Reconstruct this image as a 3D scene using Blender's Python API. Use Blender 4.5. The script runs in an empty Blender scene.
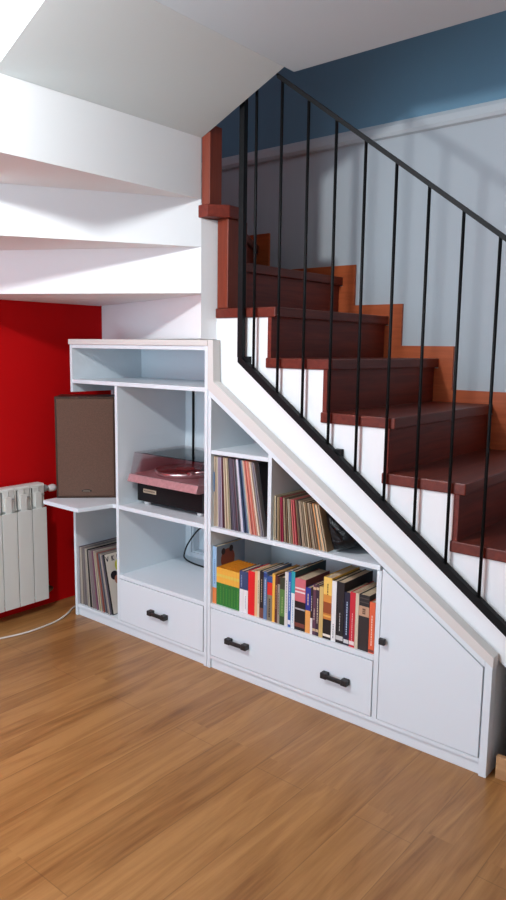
import bpy, bmesh, math, random
from mathutils import Vector, Matrix
random.seed(7)
sc = bpy.context.scene
COL = sc.collection

# ------------------------------------------------------------------ materials
def lin(c):
    return tuple(((v/255)/12.92 if v/255 <= .04045 else (((v/255)+.055)/1.055)**2.4) for v in c)
MATS = {}
def mat(name, rgb, rough=.5, metal=0, noise=0, scale=30, bump=0, coat=0, trans=0, alpha=1, spec=.5):
    if name in MATS: return MATS[name]
    m = bpy.data.materials.new(name); m.use_nodes = True
    nt = m.node_tree; b = nt.nodes['Principled BSDF']
    b.inputs['Base Color'].default_value = (*rgb, 1)
    b.inputs['Roughness'].default_value = rough
    b.inputs['Metallic'].default_value = metal
    b.inputs['Coat Weight'].default_value = coat
    b.inputs['Transmission Weight'].default_value = trans
    b.inputs['Specular IOR Level'].default_value = spec
    b.inputs['Alpha'].default_value = alpha
    if noise or bump:
        tc = nt.nodes.new('ShaderNodeTexCoord'); n = nt.nodes.new('ShaderNodeTexNoise')
        n.inputs['Scale'].default_value = scale; n.inputs['Detail'].default_value = 6
        nt.links.new(tc.outputs['Object'], n.inputs['Vector'])
        if noise:
            r = nt.nodes.new('ShaderNodeValToRGB')
            r.color_ramp.elements[0].position = .3; r.color_ramp.elements[1].position = .7
            r.color_ramp.elements[0].color = (*[max(0, c*(1-noise)) for c in rgb], 1)
            r.color_ramp.elements[1].color = (*[min(1, c*(1+noise)) for c in rgb], 1)
            nt.links.new(n.outputs['Fac'], r.inputs['Fac']); nt.links.new(r.outputs['Color'], b.inputs['Base Color'])
        if bump:
            bp = nt.nodes.new('ShaderNodeBump'); bp.inputs['Strength'].default_value = bump; bp.inputs['Distance'].default_value = .006 if name == 'black_bag_plastic' else .002
            nt.links.new(n.outputs['Fac'], bp.inputs['Height']); nt.links.new(bp.outputs['Normal'], b.inputs['Normal'])
    MATS[name] = m
    return m

def wood(name, c1, c2, axis='Y', rough=.35, stretch=14, coat=0):
    if name in MATS: return MATS[name]
    m = bpy.data.materials.new(name); m.use_nodes = True
    nt = m.node_tree; b = nt.nodes['Principled BSDF']
    tc = nt.nodes.new('ShaderNodeTexCoord'); mp = nt.nodes.new('ShaderNodeMapping')
    s = [stretch*2]*3; s['XYZ'.index(axis)] = stretch*.12
    mp.inputs['Scale'].default_value = s
    n = nt.nodes.new('ShaderNodeTexNoise'); n.inputs['Scale'].default_value = 1.6; n.inputs['Detail'].default_value = 9; n.inputs['Distortion'].default_value = 1.2
    r = nt.nodes.new('ShaderNodeValToRGB')
    r.color_ramp.elements[0].position = .32; r.color_ramp.elements[1].position = .68
    r.color_ramp.elements[0].color = (*c1, 1); r.color_ramp.elements[1].color = (*c2, 1)
    L = nt.links.new
    L(tc.outputs['Object'], mp.inputs['Vector']); L(mp.outputs['Vector'], n.inputs['Vector'])
    L(n.outputs['Fac'], r.inputs['Fac']); L(r.outputs['Color'], b.inputs['Base Color'])
    b.inputs['Roughness'].default_value = rough; b.inputs['Coat Weight'].default_value = coat; b.inputs['Specular IOR Level'].default_value = .3
    MATS[name] = m
    return m

def floor_material():
    m = bpy.data.materials.new('laminate_floor'); m.use_nodes = True
    nt = m.node_tree; b = nt.nodes['Principled BSDF']; L = nt.links.new; N = nt.nodes.new
    tc = N('ShaderNodeTexCoord'); sep = N('ShaderNodeSeparateXYZ'); cmb = N('ShaderNodeCombineXYZ')
    L(tc.outputs['Object'], sep.inputs[0])
    L(sep.outputs['Y'], cmb.inputs['X'])
    off = N('ShaderNodeMath'); off.operation = 'ADD'; off.inputs[1].default_value = -.055 + 1.95
    L(sep.outputs['X'], off.inputs[0]); L(off.outputs[0], cmb.inputs['Y'])
    br = N('ShaderNodeTexBrick'); br.offset = .37; br.offset_frequency = 2
    br.inputs['Scale'].default_value = 1; br.inputs['Brick Width'].default_value = 1.22; br.inputs['Row Height'].default_value = .195
    br.inputs['Mortar Size'].default_value = .0018; br.inputs['Mortar Smooth'].default_value = .3; br.inputs['Bias'].default_value = 0
    br.inputs['Color1'].default_value = (0, 0, 0, 1); br.inputs['Color2'].default_value = (1, 1, 1, 1); br.inputs['Mortar'].default_value = (0, 0, 0, 1)
    L(cmb.outputs[0], br.inputs['Vector'])
    # finer staves inside each plank
    br2 = N('ShaderNodeTexBrick'); br2.offset = .31; br2.offset_frequency = 2
    br2.inputs['Scale'].default_value = 1; br2.inputs['Brick Width'].default_value = 1.22; br2.inputs['Row Height'].default_value = .0975
    br2.inputs['Mortar Size'].default_value = 0; br2.inputs['Bias'].default_value = 0
    br2.inputs['Color1'].default_value = (0, 0, 0, 1); br2.inputs['Color2'].default_value = (1, 1, 1, 1)
    L(cmb.outputs[0], br2.inputs['Vector'])
    # shift of the grain per plank
    mul = N('ShaderNodeMath'); mul.operation = 'MULTIPLY'; mul.inputs[1].default_value = 9
    L(br2.outputs['Color'], mul.inputs[0])
    cm2 = N('ShaderNodeCombineXYZ'); L(mul.outputs[0], cm2.inputs['Z'])
    addv = N('ShaderNodeVectorMath'); addv.operation = 'ADD'; L(cmb.outputs[0], addv.inputs[0]); L(cm2.outputs[0], addv.inputs[1])
    mp = N('ShaderNodeMapping'); mp.inputs['Scale'].default_value = (1.1, 10, 1); L(addv.outputs[0], mp.inputs['Vector'])
    g = N('ShaderNodeTexNoise'); g.inputs['Scale'].default_value = 1.5; g.inputs['Detail'].default_value = 8; g.inputs['Distortion'].default_value = 1.4
    L(mp.outputs[0], g.inputs['Vector'])
    mp2 = N('ShaderNodeMapping'); mp2.inputs['Scale'].default_value = (5, 90, 1); L(addv.outputs[0], mp2.inputs['Vector'])
    g2 = N('ShaderNodeTexNoise'); g2.inputs['Scale'].default_value = 1.5; g2.inputs['Detail'].default_value = 4; L(mp2.outputs[0], g2.inputs['Vector'])
    a1 = N('ShaderNodeMath'); a1.operation = 'MULTIPLY_ADD'; a1.inputs[1].default_value = .22; L(br2.outputs['Color'], a1.inputs[0]); L(g.outputs['Fac'], a1.inputs[2])
    a2 = N('ShaderNodeMath'); a2.operation = 'MULTIPLY_ADD'; a2.inputs[1].default_value = .30; L(g2.outputs['Fac'], a2.inputs[0]); L(a1.outputs[0], a2.inputs[2])
    r = N('ShaderNodeValToRGB'); e = r.color_ramp.elements
    e[0].position = .46; e[0].color = (.205, .080, .020, 1)
    e[1].position = .92; e[1].color = (.410, .198, .064, 1)
    x = e.new(.67); x.color = (.310, .138, .040, 1)
    L(a2.outputs[0], r.inputs['Fac'])
    mx = N('ShaderNodeMix'); mx.data_type = 'RGBA'; mx.inputs['B'].default_value = (.11, .045, .015, 1)
    ms = N('ShaderNodeMath'); ms.operation = 'MULTIPLY'; ms.inputs[1].default_value = .4; L(br.outputs['Fac'], ms.inputs[0])
    L(ms.outputs[0], mx.inputs['Factor']); L(r.outputs['Color'], mx.inputs['A']); L(mx.outputs['Result'], b.inputs['Base Color'])
    b.inputs['Roughness'].default_value = .34; b.inputs['Specular IOR Level'].default_value = .45
    return m

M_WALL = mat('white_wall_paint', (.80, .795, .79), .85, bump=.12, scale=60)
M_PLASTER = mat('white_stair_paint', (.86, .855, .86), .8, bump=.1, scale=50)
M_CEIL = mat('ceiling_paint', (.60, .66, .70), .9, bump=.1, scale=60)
M_RED = mat('red_wall_paint', (.56, .0015, .003), .75, bump=.1, scale=60, spec=.15)
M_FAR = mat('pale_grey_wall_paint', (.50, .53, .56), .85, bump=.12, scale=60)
M_BLUE = mat('blue_upper_wall', (.15, .28, .38), .8, bump=.1, scale=60)  # bluer, darker tone for the upper part of the far wall
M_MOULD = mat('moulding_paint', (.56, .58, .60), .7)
M_LAM = mat('white_laminate', (.735, .785, .82), .38, bump=.02, scale=200)
M_TRIM = mat('ivory_trim_strip', (.68, .645, .61), .5)
M_FLOOR = floor_material()
M_TREAD = wood('dark_red_tread_wood', (.100, .014, .008), (.160, .026, .013), 'Y', .4, 12)
M_RISER = wood('dark_red_riser_wood', (.115, .014, .008), (.19, .026, .013), 'Y', .45, 12)
M_SKIRT = wood('orange_skirting_wood', (.40, .075, .020), (.52, .11, .032), 'X', .4, 12)
M_NEWEL = wood('terracotta_newel_wood', (.155, .022, .008), (.215, .034, .012), 'Z', .45, 12)
M_IRON = mat('black_iron', (.004, .004, .0045), .55, spec=.18)
M_HANDLE = mat('aged_iron_handle', (.035, .034, .034), .45, metal=.5, noise=.4, scale=80)
M_RAD = mat('radiator_enamel', (.74, .73, .68), .35)
M_RADIN = mat('radiator_grey_metal', (.42, .43, .42), .5)  # mid-grey metal for air outlets, manifold, valve nut and brackets
M_PLASTICW = mat('white_plastic', (.78, .77, .75), .35)
M_BRASS = mat('valve_brass', (.16, .17, .10), .45, metal=.5)
M_SPKW = wood('speaker_walnut', (.030, .014, .008), (.06, .026, .014), 'Z', .4, 14)
M_CLOTH = mat('speaker_cloth', (.118, .062, .042), .95, noise=.18, scale=260, bump=.3)
M_BLACK = mat('black_plastic', (.006, .006, .007), .35, spec=.2)
M_SMOKE = mat('smoked_acrylic', (.60, .55, .56), .04, trans=1.0, spec=.5)
M_DECK = mat('rosy_deck_metal', (.50, .27, .28), .35, metal=.25, noise=.12, scale=60)
M_DECKTOP = mat('dark_deck_top', (.34, .20, .21), .35)
M_SILVER = mat('platter_silver', (.75, .68, .68), .22, metal=.9)
M_VINYL = mat('record_vinyl', (.035, .012, .013), .25)
M_PAGE = mat('paper_pages', (.56, .43, .29), .9, noise=.12, scale=180)
M_CABLEW = mat('white_cable', (.72, .68, .62), .5)
M_BAG = mat('black_bag_plastic', (.004, .004, .005), .38, bump=1.0, scale=38, spec=.28)
M_GLASS = mat('window_glass', (.95, .97, 1), .02, trans=1)
M_BASEB = wood('oak_baseboard', (.42, .22, .10), (.52, .29, .14), 'X', .45, 10)

# ------------------------------------------------------------------ mesh helpers
class MB:
    def __init__(self): self.bm = bmesh.new(); self.mats = []
    def mi(self, m):
        if m is None: return 0
        if m not in self.mats: self.mats.append(m)
        return self.mats.index(m)
    def box(self, x0, x1, y0, y1, z0, z1, m=None, bev=0):
        return self.prism([(x0, y0), (x1, y0), (x1, y1), (x0, y1)], z0, z1, 'xy', m, bev)
    def prism(self, pts, a, b, plane='xy', m=None, bev=0):
        def P(u, v, w):
            return {'xy': (u, v, w), 'xz': (u, w, v), 'yz': (w, u, v)}[plane]
        bm = self.bm; k = self.mi(m)
        lo = [bm.verts.new(P(u, v, a)) for u, v in pts]; hi = [bm.verts.new(P(u, v, b)) for u, v in pts]
        fs = [bm.faces.new(lo), bm.faces.new(hi)]
        n = len(pts)
        for i in range(n): fs.append(bm.faces.new((lo[i], lo[(i+1) % n], hi[(i+1) % n], hi[i])))
        for f in fs: f.material_index = k
        bmesh.ops.recalc_face_normals(bm, faces=fs)
        if bev:
            es = list({e for f in fs for e in f.edges})
            bmesh.ops.bevel(bm, geom=es, offset=bev, segments=2, affect='EDGES', profile=.5, clamp_overlap=True, material=k)
        return fs
    def loft(self, rings, m=None, cap=True, smooth=True):
        bm = self.bm; k = self.mi(m); R = [[bm.verts.new(p) for p in r] for r in rings]; n = len(R[0]); fs = []
        for a, b in zip(R[:-1], R[1:]):
            for i in range(n):
                f = bm.faces.new((a[i], a[(i+1) % n], b[(i+1) % n], b[i])); f.smooth = smooth; fs.append(f)
        if cap: fs.append(bm.faces.new(R[0])); fs.append(bm.faces.new(R[-1]))
        for f in fs: f.material_index = k
        bmesh.ops.recalc_face_normals(bm, faces=fs)
    def tube(self, pts, r, n=10, m=None):
        pts = [Vector(p) for p in pts]; rings = []; prev = None
        for i, p in enumerate(pts):
            if i == 0: t = pts[1]-p
            elif i == len(pts)-1: t = p-pts[i-1]
            else: t = (pts[i+1]-p).normalized()+(p-pts[i-1]).normalized()
            t.normalize()
            if prev is None:
                a = Vector((0, 0, 1)) if abs(t.z) < .9 else Vector((1, 0, 0)); u = t.cross(a).normalized()
            else: u = (prev-t*prev.dot(t)).normalized()
            prev = u; v = t.cross(u)
            rings.append([p+u*math.cos(2*math.pi*j/n)*r+v*math.sin(2*math.pi*j/n)*r for j in range(n)])
        self.loft(rings, m)
    def lathe(self, prof, c=(0, 0, 0), axis='z', n=32, m=None):
        rings = []
        for r, h in prof:
            ring = []
            for j in range(n):
                a = 2*math.pi*j/n; x, y = r*math.cos(a), r*math.sin(a)
                v = {'z': (x, y, h), 'y': (x, h, y), 'x': (h, x, y)}[axis]
                ring.append((c[0]+v[0], c[1]+v[1], c[2]+v[2]))
            rings.append(ring)
        self.loft(rings, m)
    def build(self, name, m=None, parent=None, loc=None):
        me = bpy.data.meshes.new(name)
        if loc is not None and parent is None:
            for v in self.bm.verts: v.co -= Vector(loc)
        elif parent is not None:
            off = world_loc(parent)
            if off is not None:
                inv = off.inverted()
                for v in self.bm.verts: v.co = inv @ v.co
        self.bm.to_mesh(me); self.bm.free()
        for q in (self.mats or [m]): me.materials.append(q)
        o = bpy.data.objects.new(name, me); COL.objects.link(o)
        if loc is not None and parent is None: o.location = loc; WL[o.name] = Matrix.Translation(loc)
        if parent is not None:
            o.parent = parent; WL[o.name] = WL.get(parent.name, Matrix())
        elif loc is None: WL[o.name] = Matrix()
        return o
WL = {}
def world_loc(p): return WL.get(p.name)
def tag(o, label=None, cat=None, group=None, kind=None):
    if label: o['label'] = label
    if cat: o['category'] = cat
    if group: o['group'] = group
    if kind: o['kind'] = kind
    return o
def thing(name, label, cat, loc=(0, 0, 0), rz=0, group=None):
    o = bpy.data.objects.new(name, None); COL.objects.link(o); o.empty_display_size = .1
    o.location = loc; o.rotation_euler = (0, 0, rz)
    WL[o.name] = Matrix.Translation(loc) @ Matrix.Rotation(rz, 4, 'Z')
    return tag(o, label, cat, group)
def struct(name, mb, m): return tag(mb.build(name, m), kind='structure')
def box(x0, x1, y0, y1, z0, z1, bev=0, m=None):
    b = MB(); b.box(x0, x1, y0, y1, z0, z1, m, bev); return b
def prism(pts, a, b, plane='xy', bev=0):
    q = MB(); q.prism(pts, a, b, plane, None, bev); return q

# ------------------------------------------------------------------ room
XW, XR, YF, YB, ZC, ZT = -.245, 4.6, .95, -4.3, 2.44, 5.0
struct('floor', box(XW-.1, XR+.1, YB-.1, YF+.1, -.1, 0), M_FLOOR)
struct('wall_left', box(XW-.12, XW, YB, YF, 0, ZT), M_RED)
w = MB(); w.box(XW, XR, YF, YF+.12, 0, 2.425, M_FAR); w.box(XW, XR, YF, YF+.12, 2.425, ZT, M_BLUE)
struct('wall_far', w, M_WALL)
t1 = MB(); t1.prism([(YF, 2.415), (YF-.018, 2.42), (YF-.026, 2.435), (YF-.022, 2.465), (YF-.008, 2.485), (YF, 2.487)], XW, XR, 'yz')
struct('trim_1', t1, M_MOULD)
struct('wall_right', box(XR, XR+.12, YB, YF, 0, ZT), M_WALL)
# back wall with a wide balcony window
WX0, WX1, WZ0, WZ1 = -.1, 1.9, .15, 2.25
w = MB(); w.box(XW, WX0, YB-.12, YB, 0, ZT); w.box(WX1, XR, YB-.12, YB, 0, ZT)
w.box(WX0, WX1, YB-.12, YB, 0, WZ0); w.box(WX0, WX1, YB-.12, YB, WZ1, ZT)
struct('wall_back', w, M_WALL)
w = MB()
for a, b in ((WX0, WX0+.06), (.87, .93), (WX1-.06, WX1)): w.box(a, b, YB-.09, YB-.03, WZ0, WZ1)
w.box(WX0, WX1, YB-.09, YB-.03, WZ0, WZ0+.06); w.box(WX0, WX1, YB-.09, YB-.03, WZ1-.06, WZ1)
struct('window_1', w, M_PLASTICW)
# ceiling slab with the stair opening
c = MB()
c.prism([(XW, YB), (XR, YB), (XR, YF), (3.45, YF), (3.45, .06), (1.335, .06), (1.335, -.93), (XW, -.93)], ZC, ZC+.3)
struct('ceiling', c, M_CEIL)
struct('ceiling_upper', box(XW, XR, YB, YF, ZT, ZT+.1), M_CEIL)  # unseen ceiling slab that closes off the upper floor

# ------------------------------------------------------------------ staircase
ST = thing('staircase', 'white plastered winding staircase with dark red wooden steps above the white cabinets', 'staircase')
def T(n): return .2*n-.02
def R(n): return 1.245+.2715*(8-n)
Y0, Y1 = .045, YF
def bot(x): return .416-.676*(x-2.223)
pts = [(R(1), 0)]
for n in range(1, 9):
    pts.append((R(n), T(n)-.04)); pts.append((R(n+1) if n < 8 else .965, T(n)-.04))
pts += [(.965, bot(.965)), (2.223+.416/.676, 0)]
body = prism(pts, Y0, Y1-.001, 'xz').build('stair_body', M_PLASTER, ST)
for n in range(1, 9):
    x0 = R(n+1)-.006 if n < 8 else .966
    b = box(x0, R(n)+.04, .035, YF-.001, T(n)-.04, T(n), .004)
    b.build('tread', M_TREAD, ST)
    box(R(n), R(n)+.018, .040, YF-.001, max(0, T(n-1) if n > 1 else 0), T(n)-.04).build('riser', M_RISER, ST)
# winder treads seen behind the railing
box(.975, .993, .13, YF-.001, T(8), T(9)-.04).build('riser', M_RISER, ST)
prism([(1.012, .122), (1.012, YF-.001), (.40, YF-.001), (.925, .122)], T(9)-.04, T(9), bev=.004).build('tread', M_TREAD, ST)
dx, dy = .43-.93, YF-.13
prism([(.93, .124), (.43, YF-.001), (.41, YF-.001), (.91, .124)], T(9), T(10)-.04).build('riser', M_RISER, ST)
prism([(.955, .124), (.45, YF-.001), (XW+.001, YF-.001), (XW+.001, .44), (.900, .124)], T(10)-.04, T(10), bev=.004).build('tread', M_TREAD, ST)
prism([(XW+.001, YF-.001), (.42, YF-.001), (.90, .13), (.90, .03), (XW+.001, .40)], 1.455, T(10)-.041).build('winder_core', M_PLASTER, ST)
# zigzag skirting along the far wall
for n in range(1, 10):
    ze = T(n)+.058; xe = R(n)+.112; zl = T(n-1)+.058 if n > 1 else 0; xl = R(n+1)+.112 if n < 9 else .53
    pl = [(xl, T(n)+.0005), (R(n)+.041, T(n)+.0005), (R(n)+.041, T(n)-.045), (R(n)+.02, T(n)-.045), (R(n)+.02, T(n-1) if n > 1 else 0), (xe, T(n-1) if n > 1 else 0), (xe, ze), (xl, ze)]
    prism(pl, YF-.014, YF-.0015, 'xz').build('skirting', M_SKIRT, ST)
prism([(.30, T(10)), (.44, T(10)), (.44, T(9)), (.53, T(9)), (.53, T(10)+.06), (.30, T(10)+.06)], YF-.014, YF-.0015, 'xz').build('skirting', M_SKIRT, ST)
# rounded corner pier at the turn, with the wooden edging blocks
prism([(.945, -.03), (.966, .0455), (.966, .12), (.945, .12)], 1.452, 1.938).build('corner_pier', M_PLASTER, ST)
e = prism([(.973, .038), (1.032, .038), (1.032, .160), (.973, .160)], T(8)+.0005, 1.94, bev=.003); e.build('edging_block', M_NEWEL, ST)
e = prism([(.931, -.040), (.988, -.040), (1.046, .030), (1.046, .14), (.931, .14)], 1.941, 1.990, bev=.003); e.build('edging_cap', M_RISER, ST)
e = prism([(.947, -.03), (.985, -.022), (.985, .05), (.947, .05)], 1.991, 2.30, bev=.003); e.build('edging_block', M_NEWEL, ST)
# stepped underside of the winders and the sloping soffit of the upper flight
N = (.945, -.03)
wd = MB()
wd.prism([N, (XW+.001, -.637), (XW+.001, .385), (.945, .02)], 1.640, 2.0)
wd.build('winder_soffit', M_PLASTER, ST)
prism([N, (.369, -.93), (XW+.001, -.93), (XW+.001, -.6375)], 1.826, 2.24).build('winder_soffit', M_PLASTER, ST)
prism([N, (.925, -.93), (.3695, -.93)], 2.015, 2.435).build('winder_soffit', M_PLASTER, ST)
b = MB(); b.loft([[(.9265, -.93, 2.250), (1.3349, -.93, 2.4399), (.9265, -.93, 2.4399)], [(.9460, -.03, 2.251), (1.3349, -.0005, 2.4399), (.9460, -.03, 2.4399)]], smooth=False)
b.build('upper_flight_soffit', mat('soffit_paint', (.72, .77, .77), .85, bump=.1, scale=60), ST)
# low wall with wooden baseboard beyond the cabinets, below the bottom steps
struct('wall_understair', prism([(2.30, 0), (2.7, 0), (2.30, bot(2.30)-.001)], .046, .075, 'xz'), M_WALL)
b = MB(); b.box(2.262, 3.2, .025, .0435, 0, .080, None, .002)
struct('baseboard_understair', b, M_BASEB)

# ------------------------------------------------------------------ railing
RL = thing('stair_railing', 'black iron railing with thin upright bars along the open side of the stairs', 'railing', (1.12, .02, 1.36))
def zb(x): return 1.362-.7385*(x-1.112)
def zt(x): return 2.326-.7385*(x-1.412)
XE = 3.05
prism([(1.115, zb(1.115)), (XE, zb(XE)), (XE, zb(XE)+.034), (1.115, zb(1.115)+.034)], .008, .032, 'xz').build('bottom_rail', M_IRON, RL)
prism([(1.292, zt(1.292)), (XE, zt(XE)), (XE, zt(XE)+.018), (1.286, zt(1.286)+.018)], .012, .028, 'xz').build('handrail', M_IRON, RL)
box(1.112, 1.137, .009, .031, zb(1.115)+.02, 2.62).build('end_post', M_IRON, RL)
k = 0
while True:
    x = 1.19+.1228*k
    if x > XE-.02: break
    top = zt(x)+.01 if x > 1.30 else 2.60
    b = MB(); b.tube([(x, .020, zb(x)+.026), (x, .020, top)], .0058, 8); b.build('baluster', M_IRON, RL); k += 1
for x in (1.145, 1.60, 2.30):
    box(x-.014, x+.014, .018, .0449, zb(x)+.015, zb(x)+.046).build('bracket', M_IRON, RL)

# ------------------------------------------------------------------ cabinet unit one (tall, left)
C1 = thing('shelf_cabinet', 'tall open white cabinet with turntable shelf and one drawer, under the winding steps', 'cabinet', (.48, .2, 0))
D1 = .47
def part(name, mb, par, m=M_LAM, label=None):
    o = mb.build(name, m, par)
    if label: o['label'] = label
    return o
bv = .0012
part('side_panel', prism([(0, 0), (D1, 0), (D1, 1.424), (0, 1.424), (0, 1.185), (.26, 1.185), (.26, .6505), (0, .6505)], 0, .018, 'yz'), C1)
part('side_panel', box(.938, .9565, 0, D1, 0, 1.424, bv), C1)
part('divider', box(.345, .363, 0, D1, .062, 1.229, bv), C1)
part('top_panel', box(0.0185, .9375, .001, D1, 1.406, 1.424, bv), C1)
part('cornice_strip', box(-.004, .9575, -.006, .03, 1.4245, 1.450, bv), C1, M_TRIM, 'ivory strip along the top edge')
part('shelf', box(.0185, .9375, .001, D1-.01, 1.230, 1.249, bv), C1)
part('shelf', box(.3635, .9375, .001, D1-.01, .630, .650, bv), C1)
part('corner_shelf', prism([(0, -.18), (.285, -.182), (.322, -.0005), (.3445, -.0005), (.3445, .44), (.0185, .44), (.0185, 0), (0, 0)], .630, .650, bev=bv), C1, M_LAM, 'small slab shelf that juts out in front under the loudspeaker')
part('shelf', box(.3635, .9375, .001, D1-.01, .279, .298, bv), C1)
part('bottom_panel', box(.0185, .9375, .001, D1-.01, .045, .0615, bv), C1)
part('plinth', box(.0185, .9375, .010, .026, 0, .0445, bv), C1)
bp = MB(); cx0, cx1, cz0, cz1 = .405, .62, .322, .478
bp.box(.0185, cx0, D1-.009, D1, .062, 1.405); bp.box(cx1, .9375, D1-.009, D1, .062, 1.405)
bp.box(cx0, cx1, D1-.009, D1, .062, cz0); bp.box(cx0, cx1, D1-.009, D1, cz1, 1.405)
part('back_panel', bp, C1)
fr = MB(); g = .008
fr.box(cx0, cx0+g, D1, D1+.05, cz0, cz1); fr.box(cx1-g, cx1, D1, D1+.05, cz0, cz1); fr.box(cx0+g, cx1-g, D1, D1+.05, cz0, cz0+g); fr.box(cx0+g, cx1-g, D1, D1+.05, cz1-g, cz1)
fr.box(cx0+g, cx1-g, D1+.045, D1+.05, cz0+g, cz1-g)
part('socket_recess', fr, C1)
def handle(par, xc, zc, L=.120):
    b = MB()
    for s in (-1, 1):
        x = xc+s*(L/2-.014)
        b.box(x-.014, x+.014, -.030, -.0022, zc-.012, zc+.012, None, .003)
    b.box(xc-L/2+.01, xc+L/2-.01, -.029, -.018, zc-.0095, zc+.0075, None, .003)
    return b.build('handle', M_HANDLE, par)
d = part('drawer', box(.3665, .9345, -.002, .016, .0645, .276, bv), C1)
handle(d, .652, .167)

# ------------------------------------------------------------------ cabinet unit two (sloping, right)
C2 = thing('understair_cabinet', 'low white cabinet with a sloping top, book shelf, two-handled drawer and slanted door', 'cabinet', (1.55, .2, 0))
D2 = .44
def Lin(x): return 1.205-.665*(x-.98)
def Lmid(x): return Lin(x)+.024
XP = .9775
part('side_panel', prism([(.959, 0), (XP-.0005, 0), (XP-.0005, Lin(XP)), (.959, Lin(.959))], 0, D2, 'xz', bv), C2)
part('sloping_top', prism([(.959, Lin(.959)+.0005), (2.2135, Lin(2.2135)+.0005), (2.2135, Lmid(2.2135)), (.959, Lmid(.959))], 0, D2, 'xz', bv), C2)
part('cover_strip', prism([(.9585, 1.4495), (.988, 1.4495), (.992, 1.276), (2.243, .428), (2.243, Lmid(2.243)+.001), (.9585, Lmid(.9585)+.001)], -.004, .040, 'xz', bv), C2, M_TRIM, 'ivory strip that follows the slope of the stairs')
part('side_panel', prism([(2.214, 0), (2.240, 0), (2.240, Lmid(2.24)), (2.214, Lmid(2.214))], 0, D2, 'xz', bv), C2)
part('shelf', box(XP, 1.2885, .001, D2-.01, .967, .985, bv), C2)
part('divider', prism([(1.289, .649), (1.307, .649), (1.307, Lin(1.307)), (1.289, Lin(1.289))], .001, D2-.01, 'xz', bv), C2)
part('shelf', box(XP, 1.812, .001, D2-.01, .629, .648, bv), C2)
part('divider', prism([(1.800, .062), (1.820, .062), (1.820, .628), (1.800, .628)], 0, D2-.01, 'xz', bv), C2)
part('shelf', box(XP, 1.7995, .001, D2-.01, .283, .302, bv), C2)
part('bottom_panel', box(XP, 2.2135, .001, D2-.01, .045, .0615, bv), C2)
part('plinth', box(XP, 2.2135, .010, .026, 0, .0445, bv), C2)
part('back_panel', prism([(XP, .062), (2.2135, .062), (2.2135, Lin(2.2135)), (XP, Lin(XP))], D2-.009, D2, 'xz'), C2)
d = part('drawer', box(.981, 1.7965, -.002, .016, .0645, .280, bv), C2)
handle(d, 1.146, .166); handle(d, 1.644, .169)
d = part('door', prism([(1.8235, .0645), (2.2095, .0645), (2.2095, Lin(2.2095)-.004), (1.8235, Lin(1.8235)-.004)], -.002, .016, 'xz', bv), C2)
b = MB(); b.box(1.838, 1.846, -.012, -.0022, .371, .379); b.box(1.830, 1.854, -.026, -.011, .363, .387, None, .003); b.build('knob', M_HANDLE, d)

# ------------------------------------------------------------------ radiator
RD = thing('radiator', 'white aluminium sectional radiator hanging on the red wall', 'radiator', (-.17, -.3, .06))
xf = -.140
y = -.067
for i in range(8):
    y1 = y-.0875*i; y0 = y1-.0835
    s = MB()
    # front plate, side webs, head with sloping air outlet
    s.box(xf-.006, xf, y0, y1, .072, .575, None, .002)
    s.box(XW+.03, xf-.006, (y0+y1)/2-.018, (y0+y1)/2+.018, .075, .66)
    s.box(XW+.03, XW+.034, y0+.003, y1-.003, .09, .68)
    s.prism([(XW+.03, .700), (xf-.024, .700), (xf-.016, .693), (xf-.016, .684), (XW+.03, .684)], y0, y1, 'xz')
    s.box(xf-.040, xf-.020, y0+.001, y0+.006, .575, .684); s.box(xf-.040, xf-.020, y1-.030, y1-.001, .575, .684)
    s.box(xf-.020, xf-.012, y0+.014, y0+.046, .585, .684)
    sec = s.build('section', M_RAD, RD)
    v = MB(); v.box(xf-.045, xf-.041, y0+.004, y1-.004, .58, .683); v.box(xf-.03, xf-.008, y0+.046, y1-.006, .641, .646)
    v.build('air_outlet', M_RADIN, sec)
b = MB(); b.tube([(-.190, -.067, .665), (-.190, -.80, .665)], .018, 14); b.tube([(-.190, -.067, .10), (-.190, -.80, .10)], .018, 14); b.build('manifold', M_RADIN, RD)
b = MB(); b.lathe([(.021, 0), (.019, .030), (.010, .042)], (-.190, -.066, .665), 'y', 16); vv = b.build('valve_nut', M_RADIN, RD)
b = MB(); b.lathe([(.009, .0), (.016, .004), (.019, .012), (.020, .034), (.016, .044), (.004, .048)], (-.190, -.022, .660), 'y', 20); b.build('valve_knob', M_PLASTICW, RD)
b = MB(); b.tube([(-.190, -.067, .10), (-.190, -.02, .10), (-.205, -.004, .10), (-.244, -.004, .10)], .009, 10); b.lathe([(.014, 0), (.014, .03)], (-.190, -.062, .10), 'y', 12); b.build('pipe', M_BRASS, RD)
b = MB()
for yy in (-.2, -.6): b.box(XW+.0005, XW+.03, yy-.02, yy+.02, .62, .65)
b.build('wall_bracket', M_RADIN, RD)

# floor cable
def smooth_path(ps, n=8):
    ps = [Vector(p) for p in ps]; out = []
    for i in range(len(ps)-1):
        p0 = ps[max(i-1, 0)]; p1 = ps[i]; p2 = ps[i+1]; p3 = ps[min(i+2, len(ps)-1)]
        for j in range(n):
            t = j/n
            out.append(.5*((2*p1)+(p2-p0)*t+(2*p0-5*p1+4*p2-p3)*t*t+(3*p1-p0-3*p2+p3)*t**3))
    out.append(ps[-1]); return out
b = MB(); b.tube(smooth_path([(-.10, .22, .006), (-.085, .06, .006), (-.03, -.03, .006), (.012, -.12, .006), (.030, -.22, .006), (.03, -.33, .006), (.0, -.45, .006), (-.05, -.60, .006), (-.08, -.85, .006)]), .0045, 8)
tag(b.build('power_cable', M_CABLEW), 'thin white cable lying on the floor below the radiator', 'cable')

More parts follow.
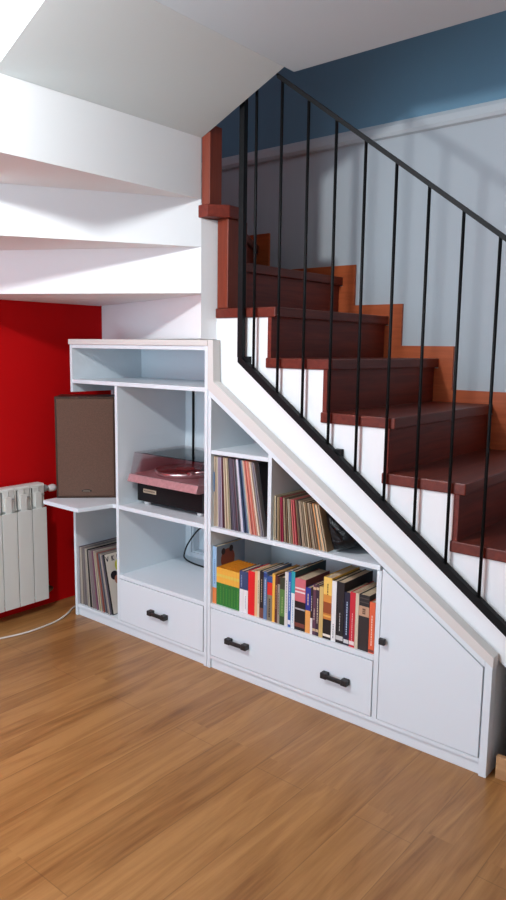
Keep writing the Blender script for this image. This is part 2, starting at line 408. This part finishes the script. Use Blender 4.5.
# ------------------------------------------------------------------ loudspeaker
SW, SH, SD = .298, .515, .19
SP = thing('loudspeaker', 'brown cloth-fronted wooden loudspeaker on the jutting corner shelf', 'loudspeaker', (.009, -.105, .6505), math.radians(45.5))
def local(mb, name, m, par, M):
    me = bpy.data.meshes.new(name); mb.bm.to_mesh(me); mb.bm.free()
    for q in (mb.mats or [m]): me.materials.append(q)
    o = bpy.data.objects.new(name, me); COL.objects.link(o); o.parent = par; WL[o.name] = M; return o
S = WL[SP.name]
b = MB(); b.box(0, SW, .006, SD, 0, SH, None, .003); local(b, 'enclosure', M_SPKW, SP, S)
b = MB(); b.box(.009, SW-.009, -.006, .0055, .009, SH-.009, None, .003); g_ = local(b, 'grille', M_CLOTH, SP, S)
b = MB(); b.box(0, .0085, -.004, .0055, 0, SH); b.box(SW-.0085, SW, -.004, .0055, 0, SH); b.box(.0085, SW-.0085, -.004, .0055, 0, .0085); b.box(.0085, SW-.0085, -.004, .0055, SH-.0085, SH)
local(b, 'front_frame', M_SPKW, SP, S)
b = MB()
ring = lambda k, y: [(.150+.026*k*math.cos(a*math.pi/12), y, .037+.0065*k*math.sin(a*math.pi/12)) for a in range(24)]
b.loft([ring(1, -.0062), ring(1, -.009), ring(.8, -.010)], smooth=False)
bd = local(b, 'badge', mat('badge_dark', (.03, .022, .018), .3, metal=.5), SP, S)
b = MB(); b.box(.133, .167, -.0108, -.0101, .0355, .0385); local(b, 'badge_lettering', mat('badge_letters', (.35, .27, .2), .3), bd, S)

# ------------------------------------------------------------------ turntable
TT = thing('turntable', 'black turntable with rosy deck, silver-rimmed platter and smoked lid, on the upper cabinet shelf', 'turntable', (.63, .25, .6505))
b = MB(); b.box(.405, .850, .085, .40, .668, .762, None, .004); base = b.build('base', M_BLACK, TT)
b = MB(); b.box(.395, .415, .10, .135, .735, .755); b.build('hinge', M_BLACK, base)
b = MB(); b.box(.452, .542, .0825, .0848, .714, .733); b.build('name_plate', mat('plate_champagne', (.55, .46, .33), .35, metal=.4), base)
b = MB()
for k in range(9): b.box(.458+k*.0088, .4635+k*.0088, .0818, .0824, .7195, .7275)
b.build('name_plate_lettering', mat('plate_dark', (.12, .09, .07), .5), base)
for fx in (.45, .81):
    for fy in (.115, .36):
        b = MB(); b.lathe([(.016, .651), (.019, .657), (.017, .6678)], (fx, fy, 0), 'z', 18); b.build('foot', M_PLASTICW, TT)
b = MB(); b.prism([(.036, .768), (.050, .802), (.42, .802), (.42, .7625), (.060, .7625)], .386, .853, 'yz', None, .002); dk = b.build('plinth', M_DECK, TT)
b = MB(); b.box(.394, .845, .058, .412, .8022, .8045); b.build('deck_plate', M_DECKTOP, dk)
pc = (.600, .225, 0)
b = MB(); b.lathe([(.02, .8046), (.140, .8046), (.149, .812), (.152, .820), (.152, .827), (.146, .829), (.02, .829)], pc, 'z', 56); pl = b.build('platter', M_SILVER, TT)
b = MB(); b.lathe([(.004, .8292), (.1455, .8292), (.1455, .8318), (.004, .8318)], pc, 'z', 56); b.build('record', M_VINYL, pl)
b = MB(); b.lathe([(.004, .8319), (.048, .8319), (.048, .8325), (.004, .8325)], pc, 'z', 40); b.build('record_label', mat('record_label', (.22, .05, .05), .6), pl)
b = MB(); b.tube([pc[:2]+(.8326,), pc[:2]+(.842,)], .0035, 10); b.build('spindle', M_SILVER, pl)
b = MB(); b.lathe([(.03, .8046), (.03, .815), (.016, .818), (.016, .845), (.01, .85)], (.800, .33, 0), 'z', 24); b.tube([(.800, .40, .848), (.800, .33, .848), (.795, .19, .846), (.765, .115, .842)], .0045, 8); b.box(.748, .772, .088, .118, .834, .846, None, .002)
b.lathe([(.013, .375), (.013, .402)], (.800, 0, .848), 'y', 16); b.build('tonearm', M_SILVER, TT)
# lid: five thin acrylic walls
lid = MB(); th = .003
lx0, lx1, ly1 = .392, .848, .415
def quadslab(p, d):
    a = [Vector(q) for q in p]; bm = lid.bm; d = Vector(d)
    lo = [bm.verts.new(q) for q in a]; hi = [bm.verts.new(q+d) for q in a]
    fs = [bm.faces.new(lo), bm.faces.new(hi)]+[bm.faces.new((lo[i], lo[(i+1) % 4], hi[(i+1) % 4], hi[i])) for i in range(4)]
    bmesh.ops.recalc_face_normals(bm, faces=fs)
quadslab([(lx0, .052, .805), (lx1, .052, .805), (lx1, .078, .905), (lx0, .078, .905)], (0, th, 0))
quadslab([(lx0, .078, .905), (lx1, .078, .905), (lx1, ly1, .905), (lx0, ly1, .905)], (0, 0, th))
quadslab([(lx0, .056, .805), (lx0, ly1, .805), (lx0, ly1, .9045), (lx0, .082, .9045)], (th, 0, 0))
quadslab([(lx1, .056, .805), (lx1, ly1, .805), (lx1, ly1, .9045), (lx1, .082, .9045)], (-th, 0, 0))
quadslab([(lx0+th, ly1, .805), (lx1-th, ly1, .805), (lx1-th, ly1, .9045), (lx0+th, ly1, .9045)], (0, -th, 0))
lid.build('dust_cover', None, TT)
bpy.data.objects['dust_cover'].data.materials.clear()
m = bpy.data.materials.new('smoked_lid'); m.use_nodes = True; nt = m.node_tree; nt.nodes.clear()
o_ = nt.nodes.new('ShaderNodeOutputMaterial'); tr = nt.nodes.new('ShaderNodeBsdfTransparent'); gl = nt.nodes.new('ShaderNodeBsdfGlossy'); mx = nt.nodes.new('ShaderNodeMixShader'); fr_ = nt.nodes.new('ShaderNodeFresnel')
tr.inputs[0].default_value = (.97, .92, .925, 1); gl.inputs['Roughness'].default_value = .03; fr_.inputs[0].default_value = 1.3
nt.links.new(fr_.outputs[0], mx.inputs[0]); nt.links.new(tr.outputs[0], mx.inputs[1]); nt.links.new(gl.outputs[0], mx.inputs[2]); nt.links.new(mx.outputs[0], o_.inputs[0])
bpy.data.objects['dust_cover'].data.materials.append(m)

b = MB(); b.tube(smooth_path([(.425, .455, 1.229), (.425, .456, 1.0), (.425, .455, .80), (.43, .45, .66)], 4), .0065, 8)
tag(b.build('hanging_cable', M_BLACK), 'black cable hanging straight down behind the turntable', 'cable')
b = MB(); b.tube(smooth_path([(.56, .515, .46), (.50, .50, .472), (.455, .47, .455), (.415, .43, .38), (.405, .41, .325), (.425, .395, .306), (.50, .37, .303), (.60, .36, .303), (.70, .38, .303)], 8), .0042, 8)
tag(b.build('black_cable', M_BLACK), 'black cable looping out of the socket recess in the shelf above the drawer', 'cable')

# ------------------------------------------------------------------ books
C = lin
def cm(rgb, rough=.5): return mat('cover_%d_%d_%d' % rgb, C(rgb), rough)
ZS = .3022
def book(name, x0, x1, h, depth, segs, label, group='books on the long shelf', yf=.012, title=None, band=None, zs=None, lean=0, pages=True, cover=None):
    """segs: list of (fraction of the height from the bottom, rgb)"""
    zs = ZS if zs is None else zs
    t = x1-x0-.0008; loc = Vector((x0+.0004, yf, zs)); b = MB()
    cb = .0016 if t < .03 else .0022
    base = cover or segs[-1][1]
    z = 0
    for f, rgb in segs:
        z2 = h*f; b.box(0, t, 0, .0022, z, z2, cm(rgb)); z = z2
    b.box(0, cb, .0022, depth, 0, h, cm(base)); b.box(t-cb, t, .0022, depth, 0, h, cm(base))
    me = bpy.data.meshes.new(name); b.bm.to_mesh(me); b.bm.free()
    for q in b.mats: me.materials.append(q)
    o = bpy.data.objects.new(name, me); COL.objects.link(o); o.location = loc
    if lean: o.rotation_euler = (0, lean, 0)
    tag(o, label, 'book', group)
    def child(nm, mb, m_):
        me = bpy.data.meshes.new(nm); mb.bm.to_mesh(me); mb.bm.free(); me.materials.append(m_)
        c = bpy.data.objects.new(nm, me); COL.objects.link(c); c.parent = o; return c
    p = MB(); p.box(cb+.0001, t-cb-.0001, .0023, depth-.003, .001 if h < .1 else .002, h-.003); child('pages', p, M_PAGE)
    if title:
        rgb, z0, z1, w = title; q = MB(); zz = z0*h; rnd = random.Random(int(x0*1000)); wd_ = max(.0014, t*w*.6)
        while zz < z1*h-.004:
            L_ = rnd.uniform(.004, .011); L_ = min(L_, z1*h-zz)
            q.box(t/2-wd_/2, t/2+wd_/2, -.0004, -.00005, zz, zz+L_); zz += L_+rnd.uniform(.0015, .003)
        child('spine_title', q, cm(rgb))
    if band:
        for rgb, z0, z1 in band:
            q = MB(); q.box(.0008, t-.0008, -.0005, -.00005, z0*h, z1*h); child('spine_patch', q, cm(rgb))
    return o
YG = [(.60, (38, 120, 50)), (1, (236, 170, 60))]
BLUE_BOOK = book('book', .9795, 1.003, .257, .19, [(.28, (225, 130, 70)), (1, (150, 185, 215))], 'tall pale blue book with an orange foot, at the left end of the book shelf', title=((90, 120, 170), .35, .8, .3), cover=(132, 156, 178))
ordn = ['first', 'second', 'third', 'fourth', 'fifth', 'sixth', 'seventh', 'eighth', 'ninth', 'tenth', 'eleventh', 'twelfth', 'thirteenth', 'fourteenth', 'fifteenth', 'sixteenth', 'seventeenth', 'eighteenth', 'nineteenth', 'twentieth']
def ordinal(i):
    if i < 20: return ordn[i]
    t_ = {2: 'twenty', 3: 'thirty', 4: 'forty'}[(i+1)//10]
    return {2: 'twentieth', 3: 'thirtieth', 4: 'fortieth'}[(i+1)//10] if (i+1) % 10 == 0 else t_+'-'+ordn[(i+1) % 10-1]
vx = [1.003, 1.019, 1.036, 1.053, 1.070, 1.086, 1.102, 1.118, 1.135]
for i in range(8):
    g1 = (38+6*(i % 3), 116+7*(i % 2), 50)
    o = book('book', vx[i], vx[i+1], .168, .15, [(.60, g1), (1, (238, 176-3*(i % 2), 66))], 'slim yellow and green volume, %s from the left of the matching set' % ordn[i], group='matching yellow and green volumes', title=((96, 150, 56), .06, .52, .2), cover=(240, 160, 40), band=[((226, 196, 90), .76, .84)])
    for c_ in o.children:
        if c_.name.startswith('pages'): c_.data.materials[0] = cm((235, 150, 40))
B = [
 (1.136, 1.158, .181, .13, [(.56, (228, 226, 226)), (1, (58, 74, 112))], 'book with a navy top and white foot, beside the yellow and green set', ((150, 160, 190), .62, .9, .3), None, None),
 (1.158, 1.183, .181, .13, [(.56, (232, 230, 230)), (1, (52, 68, 106))], 'book with a navy top and white foot, beside the bright red book', ((170, 175, 195), .1, .45, .2), None, None),
 (1.184, 1.220, .190, .14, [(1, (222, 26, 32))], 'thick plain bright red book with a bare spine', None, None, None),
 (1.220, 1.234, .197, .15, [(1, (232, 178, 128))], 'thin peach coloured book right of the thick red book', None, None, None),
 (1.234, 1.246, .200, .15, [(1, (222, 208, 176))], 'thin cream book between the peach book and a black book', ((120, 90, 60), .3, .8, .3), None, None),
 (1.246, 1.267, .202, .16, [(.22, (120, 70, 60)), (1, (34, 26, 28))], 'black book with a reddish foot, right of the cream book', ((190, 170, 140), .35, .85, .25), None, None),
 (1.267, 1.285, .205, .17, [(1, (96, 122, 160))], 'slate blue book left of the red and grey book', ((210, 215, 225), .3, .85, .25), [((30, 60, 130), .88, .97)], None),
 (1.286, 1.313, .191, .15, [(.58, (128, 118, 100)), (.86, (214, 44, 36)), (1, (40, 70, 130))], 'grey book with a red block and blue top on its spine', ((60, 50, 45), .08, .5, .5), None, None),
 (1.313, 1.327, .206, .17, [(1, (236, 178, 70))], 'narrow golden yellow book left of the brown books', None, None, None),
 (1.327, 1.340, .201, .17, [(1, (88, 42, 34))], 'narrow reddish brown book right of the golden yellow one', ((200, 150, 110), .3, .8, .3), None, None),
 (1.340, 1.352, .197, .16, [(.85, (150, 140, 128)), (1, (60, 30, 26))], 'narrow grey book with a dark brown top', ((90, 70, 60), .2, .7, .3), None, None),
 (1.352, 1.377, .200, .16, [(.18, (40, 66, 36)), (.75, (84, 128, 62)), (1, (52, 58, 38))], 'green book with a dark top, left of a white book', ((170, 190, 120), .25, .6, .2), None, None),
 (1.377, 1.394, .226, .18, [(1, (216, 212, 206))], 'white book left of the blue and teal books', ((120, 120, 125), .25, .85, .3), None, None),
 (1.394, 1.409, .229, .19, [(1, (42, 92, 168))], 'royal blue book next to the teal topped book', ((210, 220, 235), .3, .85, .3), [((225, 225, 230), .05, .13)], None),
 (1.409, 1.427, .236, .22, [(.62, (226, 230, 232)), (1, (40, 158, 170))], 'tall book with a teal top and white lower spine', ((110, 160, 190), .1, .5, .25), None, (30, 60, 66)),
 (1.4275, 1.479, .213, .17, [(.56, (24, 18, 20)), (1, (206, 104, 112))], 'thick paperback with a pink top and black lower spine', None, [((235, 215, 215), .80, .83), ((235, 215, 215), .73, .76), ((170, 165, 168), .40, .43), ((120, 60, 50), .06, .14)], (120, 60, 62)),
 (1.480, 1.504, .186, .14, [(.50, (232, 160, 84)), (1, (42, 52, 140))], 'book with a navy top and orange foot, right of the thick pink paperback', ((230, 200, 160), .62, .9, .3), None, None),
 (1.504, 1.5145, .189, .14, [(.35, (232, 226, 224)), (1, (36, 28, 34))], 'thin black book with a white foot', ((200, 190, 190), .5, .85, .4), None, None),
 (1.515, 1.530, .206, .16, [(1, (92, 56, 74))], 'plum coloured book, left of its darker twin', ((220, 195, 170), .3, .55, .35), [((205, 175, 140), .9, .95), ((205, 175, 140), .08, .13)], None),
 (1.530, 1.545, .208, .16, [(1, (58, 38, 54))], 'dark plum book, right of its lighter twin', ((230, 215, 190), .25, .75, .35), [((205, 175, 140), .9, .95), ((205, 175, 140), .08, .13)], None),
 (1.545, 1.564, .204, .17, [(1, (208, 176, 110))], 'sand coloured book left of the golden sunset book', None, None, None),
 (1.564, 1.602, .248, .20, [(.32, (26, 18, 18)), (.42, (196, 120, 50)), (.60, (150, 72, 34)), (.72, (214, 140, 60)), (1, (240, 196, 98))], 'tall book with a golden sunset spine and black foot', ((110, 70, 20), .72, .9, .22), [((228, 170, 80), .36, .39), ((238, 225, 210), .04, .08)], (226, 180, 84)),
 (1.602, 1.623, .240, .20, [(1, (232, 230, 228))], 'tall plain white book beside the golden one', ((120, 120, 130), .05, .3, .3), None, (30, 28, 28)),
 (1.6235, 1.658, .242, .21, [(1, (26, 24, 27))], 'tall thick black book, the tallest black one', ((190, 190, 190), .2, .5, .12), [((200, 198, 196), .05, .12)], None),
 (1.659, 1.684, .209, .16, [(1, (26, 28, 52))], 'midnight blue book left of the crimson one', ((170, 190, 215), .2, .85, .3), [((205, 205, 205), .04, .11)], None),
 (1.684, 1.708, .215, .17, [(1, (196, 36, 52))], 'crimson book with pale lettering, near the right end', ((235, 170, 170), .12, .62, .22), [((235, 215, 210), .04, .11)], None),
 (1.708, 1.7225, .216, .17, [(1, (206, 192, 168))], 'thin beige book right of the crimson one', None, None, None),
 (1.723, 1.767, .216, .17, [(.62, (44, 38, 38)), (.80, (190, 150, 122)), (1, (30, 27, 29))], 'thick black bound book with a tan band round its spine', ((110, 80, 60), .66, .76, .5), [((70, 62, 60), .86, .88), ((70, 62, 60), .93, .95)], None),
 (1.768, 1.792, .197, .15, [(1, (222, 96, 58))], 'orange red book at the right end of the book shelf', ((245, 215, 200), .15, .75, .25), [((120, 50, 40), .02, .07)], None),
]
for x0, x1, h, dp, segs, lab, ti, band, cov in B:
    book('book', x0, x1, h, dp, segs, lab, title=ti, band=band, cover=cov)
# picture on the right-hand cover of the tall pale blue book
def cpatch(nm, parts_, rgb, x0, x1, par):
    q = MB()
    for cy, cz, ry, rz in parts_: q.loft([[(x, cy+ry*math.cos(2*math.pi*i/24), cz+rz*math.sin(2*math.pi*i/24)) for i in range(24)] for x in (x0, x1)], smooth=False)
    me = bpy.data.meshes.new(nm); q.bm.to_mesh(me); q.bm.free(); me.materials.append(cm(rgb))
    o = bpy.data.objects.new(nm, me); COL.objects.link(o); o.parent = par; return o
tb = .0227
pc_ = cpatch('cover_picture', [(.074, .190, .046, .048)], (122, 66, 58), tb+.00005, tb+.0002, BLUE_BOOK)
cpatch('picture_spots', [(.044, .228, .013, .015), (.096, .233, .013, .015)], (34, 32, 38), tb+.00022, tb+.00035, pc_)

# ------------------------------------------------------------------ records
def record(x, yf, z0, t, h, lean, rgb, label, group, name='record_sleeve', edge=None, cat='record'):
    b = MB(); c1 = cm(rgb, .55)
    hh = h; dep = h*1.0
    b.box(0, t, 0, dep, 0, hh, c1)
    if edge: b.box(-.0001, t+.0001, -.0004, .0008, hh*edge[1], hh*edge[2], cm(edge[0], .5))
    me = bpy.data.meshes.new(name); b.bm.to_mesh(me); b.bm.free()
    for q in b.mats: me.materials.append(q)
    o = bpy.data.objects.new(name, me); COL.objects.link(o)
    o.location = (x, yf, z0); o.rotation_euler = (0, -lean, 0)
    return tag(o, label, cat, group)
NAMES = []
def cname(rgb):
    ref = {'cream': (215, 200, 175), 'lavender grey': (165, 150, 165), 'maroon': (95, 45, 50), 'slate grey': (110, 105, 118), 'white': (235, 232, 238), 'navy': (55, 75, 105), 'salmon pink': (215, 140, 120), 'brick red': (185, 80, 65), 'tan': (175, 145, 110), 'black': (35, 32, 34), 'crimson': (160, 35, 55), 'orange': (215, 130, 60), 'brown': (105, 75, 55), 'pale green grey': (150, 155, 140), 'pale blue': (150, 185, 205), 'dusty rose': (175, 120, 125), 'olive': (120, 115, 70), 'grey': (150, 145, 142)}
    return min(ref, key=lambda k_: sum((a-b_)**2 for a, b_ in zip(ref[k_], rgb)))
def jit(rgb, s=10): 
    d_ = random.uniform(-s, s); return tuple(int(max(5, min(250, v+d_+random.uniform(-4, 4)))) for v in rgb)
def row(seq, xb0, xb1, xt1, z0, h, yf, where, group, tfill=.86, t0lean=0, name='record_sleeve', cat='record', ys=.006):
    n = len(seq); pitch_b = (xb1-xb0)/n
    lean_end = math.asin(min(.5, (xb1-xt1)/h)); t = None
    objs = []
    tt = min(pitch_b, (xt1-xb0)/n)*tfill
    for i, rgb in enumerate(seq):
        ln = lean_end*((i+.5)/n)
        edge = None
        if isinstance(rgb[0], tuple): rgb, edge = rgb
        th_ = tt*random.uniform(.86, 1.0)
        rgb2 = jit(rgb, 14 if 'single' in where else 8)
        lab = '%s record sleeve, %s from the left %s' % (cname(rgb2), ordinal(i), where)
        hh = h*random.uniform(.982, 1.0)
        objs.append(record(xb0+pitch_b*i+.0006, yf+random.uniform(0, ys), z0, th_, hh, ln, rgb2, lab, group, name, edge, cat))
    return objs
CR, LV, MR, SL, WH, NV, SA, BR, TN, BK = (208, 190, 165), (160, 146, 160), (92, 42, 50), (104, 98, 110), (236, 234, 240), (56, 78, 108), (212, 142, 122), (190, 88, 72), (172, 146, 116), (40, 36, 38)
blue_edge = (CR, ((52, 116, 160), .50, .78))
seq1 = [blue_edge, (205, 186, 160), CR, (188, 170, 160), LV, LV, (182, 170, 184), MR, (76, 40, 44), CR, TN, (222, 206, 180), (196, 180, 150), (150, 140, 120), (60, 56, 60), SL, (120, 110, 120), (88, 82, 96), SL, (100, 70, 84), SL, (128, 122, 132), WH, (222, 220, 232), NV, (44, 62, 88), NV, (130, 150, 165), (196, 188, 176), SA, SA, BR, (216, 156, 132), (196, 96, 80), SA, (224, 206, 182), CR, (150, 140, 140), (112, 106, 112), (128, 120, 120)]
row(seq1, .980, 1.262, 1.200, .6486, .311, .016, 'in upper record compartment', 'long-play records in the upper compartment')
# last sleeve shows its dark cover
record(1.2695, .030, .6486, .0030, .309, .190, (30, 32, 38), 'dark sleeve with its black cover showing, at the right end of the upper record compartment', 'long-play records in the upper compartment')
seq2 = []
pal2 = [(150, 120, 90), (176, 150, 120), (120, 92, 66), (196, 176, 148), (92, 70, 54), (206, 190, 164), (160, 140, 116), (140, 120, 96)]
rr = random.Random(3)
for i in range(46):
    c_ = pal2[rr.randrange(len(pal2))]
    if i in (7, 8): c_ = (150, 30, 60)
    if i in (9,): c_ = (96, 24, 40)
    if i in (18, 19, 20): c_ = (196, 96, 96)
    if i in (21,): c_ = (150, 40, 50)
    if i in (3, 12, 15, 24, 33): c_ = (60, 48, 42)
    if i in (39, 42): c_ = (212, 132, 60)
    seq2.append(c_)
row(seq2, 1.3085, 1.577, 1.532, .6486, .182, .012, 'among the singles under the slope', 'small singles in the sloping compartment', tfill=.8, cat='record')
seq3 = []
pal3 = [(150, 140, 130), (120, 112, 106), (170, 158, 146), (96, 90, 88), (186, 174, 160), (140, 126, 124), (112, 104, 110)]
for i in range(30):
    c_ = pal3[rr.randrange(len(pal3))]
    if i in (10, 11): c_ = (34, 32, 34)
    if i in (16, 17): c_ = (130, 84, 100)
    if i in (20,): c_ = (206, 186, 120)
    if i in (22, 23): c_ = (150, 84, 76)
    if i in (25,): c_ = (60, 76, 96)
    seq3.append(c_)
row(seq3, .0195, .279, .211, .0622, .311, .012, 'in the bottom left compartment', 'long-play records in the bottom left compartment', tfill=.84)
# front-most album with its picture cover towards the room
AL = bpy.data.objects.new('album', None); COL.objects.link(AL)
AL.location = (.282, .018, .0622); AL.rotation_euler = (0, -.222, 0)
tag(AL, 'white album cover with yellow disc and dark-haired figure, in the bottom left compartment', 'record', 'long-play records in the bottom left compartment')
def aloc(mb, name, m, par):
    me = bpy.data.meshes.new(name); mb.bm.to_mesh(me); mb.bm.free(); me.materials.append(m)
    o = bpy.data.objects.new(name, me); COL.objects.link(o); o.parent = par; return o
b = MB(); b.box(0, .0042, 0, .311, 0, .311); sl = aloc(b, 'sleeve', cm((30, 28, 30)), AL)
b = MB(); b.box(.0043, .0048, .006, .309, .003, .309); cv = aloc(b, 'cover_print', cm((226, 214, 200)), AL)
def sidedisc(cy, cz, ry, rz, x0, x1, n=28):
    q = MB(); q.loft([[(x, cy+ry*math.cos(2*math.pi*i/n), cz+rz*math.sin(2*math.pi*i/n)) for i in range(n)] for x in (x0, x1)], smooth=False); return q
aloc(sidedisc(.088, .240, .028, .034, .0049, .0053), 'printed_disc', cm((208, 200, 50)), cv)
aloc(sidedisc(.048, .195, .024, .023, .0054, .0058), 'printed_hair', cm((30, 20, 30)), cv)
aloc(sidedisc(.060, .172, .015, .022, .0059, .0062), 'printed_face', cm((176, 110, 90)), cv)
q = MB(); q.prism([(.066, .004), (.22, .004), (.22, .13), (.095, .165), (.066, .148), (.050, .11)], .0054, .0058, 'yz'); aloc(q, 'printed_jacket', cm((36, 26, 34)), cv)
# dark letters along the top of the cover
q = MB()
def stroke(y0, z0, y1, z1, w=.005):
    d_ = Vector((y1-y0, z1-z0)).normalized(); n_ = Vector((-d_.y, d_.x))*w/2
    q.prism([(y0+n_.x, z0+n_.y), (y1+n_.x, z1+n_.y), (y1-n_.x, z1-n_.y), (y0-n_.x, z0-n_.y)], .0049, .0053, 'yz')
stroke(.010, .296, .018, .272); stroke(.026, .296, .018, .272)
stroke(.048, .296, .048, .270); stroke(.049, .282, .060, .296); stroke(.049, .284, .061, .270)
stroke(.082, .296, .082, .270); stroke(.082, .272, .096, .272); stroke(.082, .294, .092, .300)
aloc(q, 'cover_lettering', cm((60, 54, 60)), cv)

# ------------------------------------------------------------------ black bag under the slope
b = MB(); rings = []; rb = random.Random(11)
outl = [(1.592, .653), (1.625, .662), (1.655, .672), (1.678, .688), (1.683, .712), (1.660, .738), (1.632, .757), (1.600, .779), (1.565, .802), (1.551, .800), (1.556, .770), (1.566, .730), (1.578, .690)]
cx_, cz_ = 1.61, .72
for k in range(15):
    f = k/14; yy = .014+.26*f; sc_ = (1-abs(2*f-1)**4)**.5*.22+.78 if 0 < k < 14 else .5
    ring_ = []
    for (px_, pz_), (qx_, qz_) in zip(outl, outl[1:]+outl[:1]):
        for h_ in (0, .5):
            x = px_+(qx_-px_)*h_; z = pz_+(qz_-pz_)*h_
            x = cx_+(x-cx_)*sc_+.003*rb.uniform(-1, 1); z = cz_+(z-cz_)*sc_+.003*rb.uniform(-1, 1)
            ring_.append((x, yy+.004*rb.uniform(-1, 1), max(.6495, min(z, Lin(x)-.008))))
    rings.append(ring_)
b.loft(rings, M_BAG)
BG = tag(b.build('plastic_bag', M_BAG, loc=(1.61, .15, .6495)), 'crumpled shiny black bag stuffed in beside the singles, below the slope', 'bag')

# ------------------------------------------------------------------ light
def area(name, loc, rot, sx, sy, power, col):
    l = bpy.data.lights.new(name, 'AREA'); l.shape = 'RECTANGLE'; l.size = sx; l.size_y = sy; l.energy = power; l.color = col
    o = bpy.data.objects.new(name, l); COL.objects.link(o); o.location = loc; o.rotation_euler = rot; return o
area('daylight_window', ((WX0+WX1)/2, YB-.13, (WZ0+WZ1)/2), (math.radians(90), 0, 0), WX1-WX0, WZ1-WZ0, 92, (.62, .82, 1.0))
area('upstairs_fill', (3.6, -1.2, 4.2), (math.radians(55), 0, math.radians(10)), 1.0, 1.2, 22, (.70, .86, 1.0))  # added fill panel brightening the upper far wall; no window stands there
LX, LY, LZ = 1.24, -1.80, 2.30
CL = thing('ceiling_lamp', 'round white ceiling lamp above the middle of the room', 'lamp', (LX, LY, ZC))
b = MB(); b.lathe([(.02, ZC-.0005), (.16, ZC-.0005), (.16, ZC-.03), (.02, ZC-.03)], (LX, LY, 0), 'z', 40); b.build('ceiling_plate', M_PLASTICW, CL)
pl_ = bpy.data.lights.new('lamp_bulb', 'POINT'); pl_.shadow_soft_size = .06; pl_.energy = 95; pl_.color = (.90, .97, 1.0)
po = bpy.data.objects.new('lamp_bulb', pl_); COL.objects.link(po); po.location = (LX, LY, LZ-.04)
wd_ = bpy.data.worlds.new('world'); sc.world = wd_; wd_.use_nodes = True
wd_.node_tree.nodes['Background'].inputs[0].default_value = (.8, .9, 1, 1); wd_.node_tree.nodes['Background'].inputs[1].default_value = .6

# ------------------------------------------------------------------ camera
cd = bpy.data.cameras.new('camera'); cam = bpy.data.objects.new('camera', cd); COL.objects.link(cam)
r = Vector((0.7697289105602749, 0.6382329775442624, 0.01326916058676336)); u = Vector((-0.10066371208752362, 0.10082521007180908, 0.9897985118612451)); f = Vector((-0.6303841854904455, 0.7632122531700867, -0.141854979801863))
Mx = Matrix((r, u, -f)).transposed().to_4x4(); Mx.translation = Vector((3.0358, -2.2101, 1.4187)); cam.matrix_world = Mx
cd.sensor_fit = 'VERTICAL'; cd.sensor_height = 24; cd.lens = 712.8646/900*24; cd.clip_start = .02; cd.clip_end = 50
sc.camera = cam
vs = sc.view_settings; vs.view_transform = 'Standard'; vs.look = 'None'; vs.gamma = 1; vs.use_curve_mapping = False; vs.exposure = 0
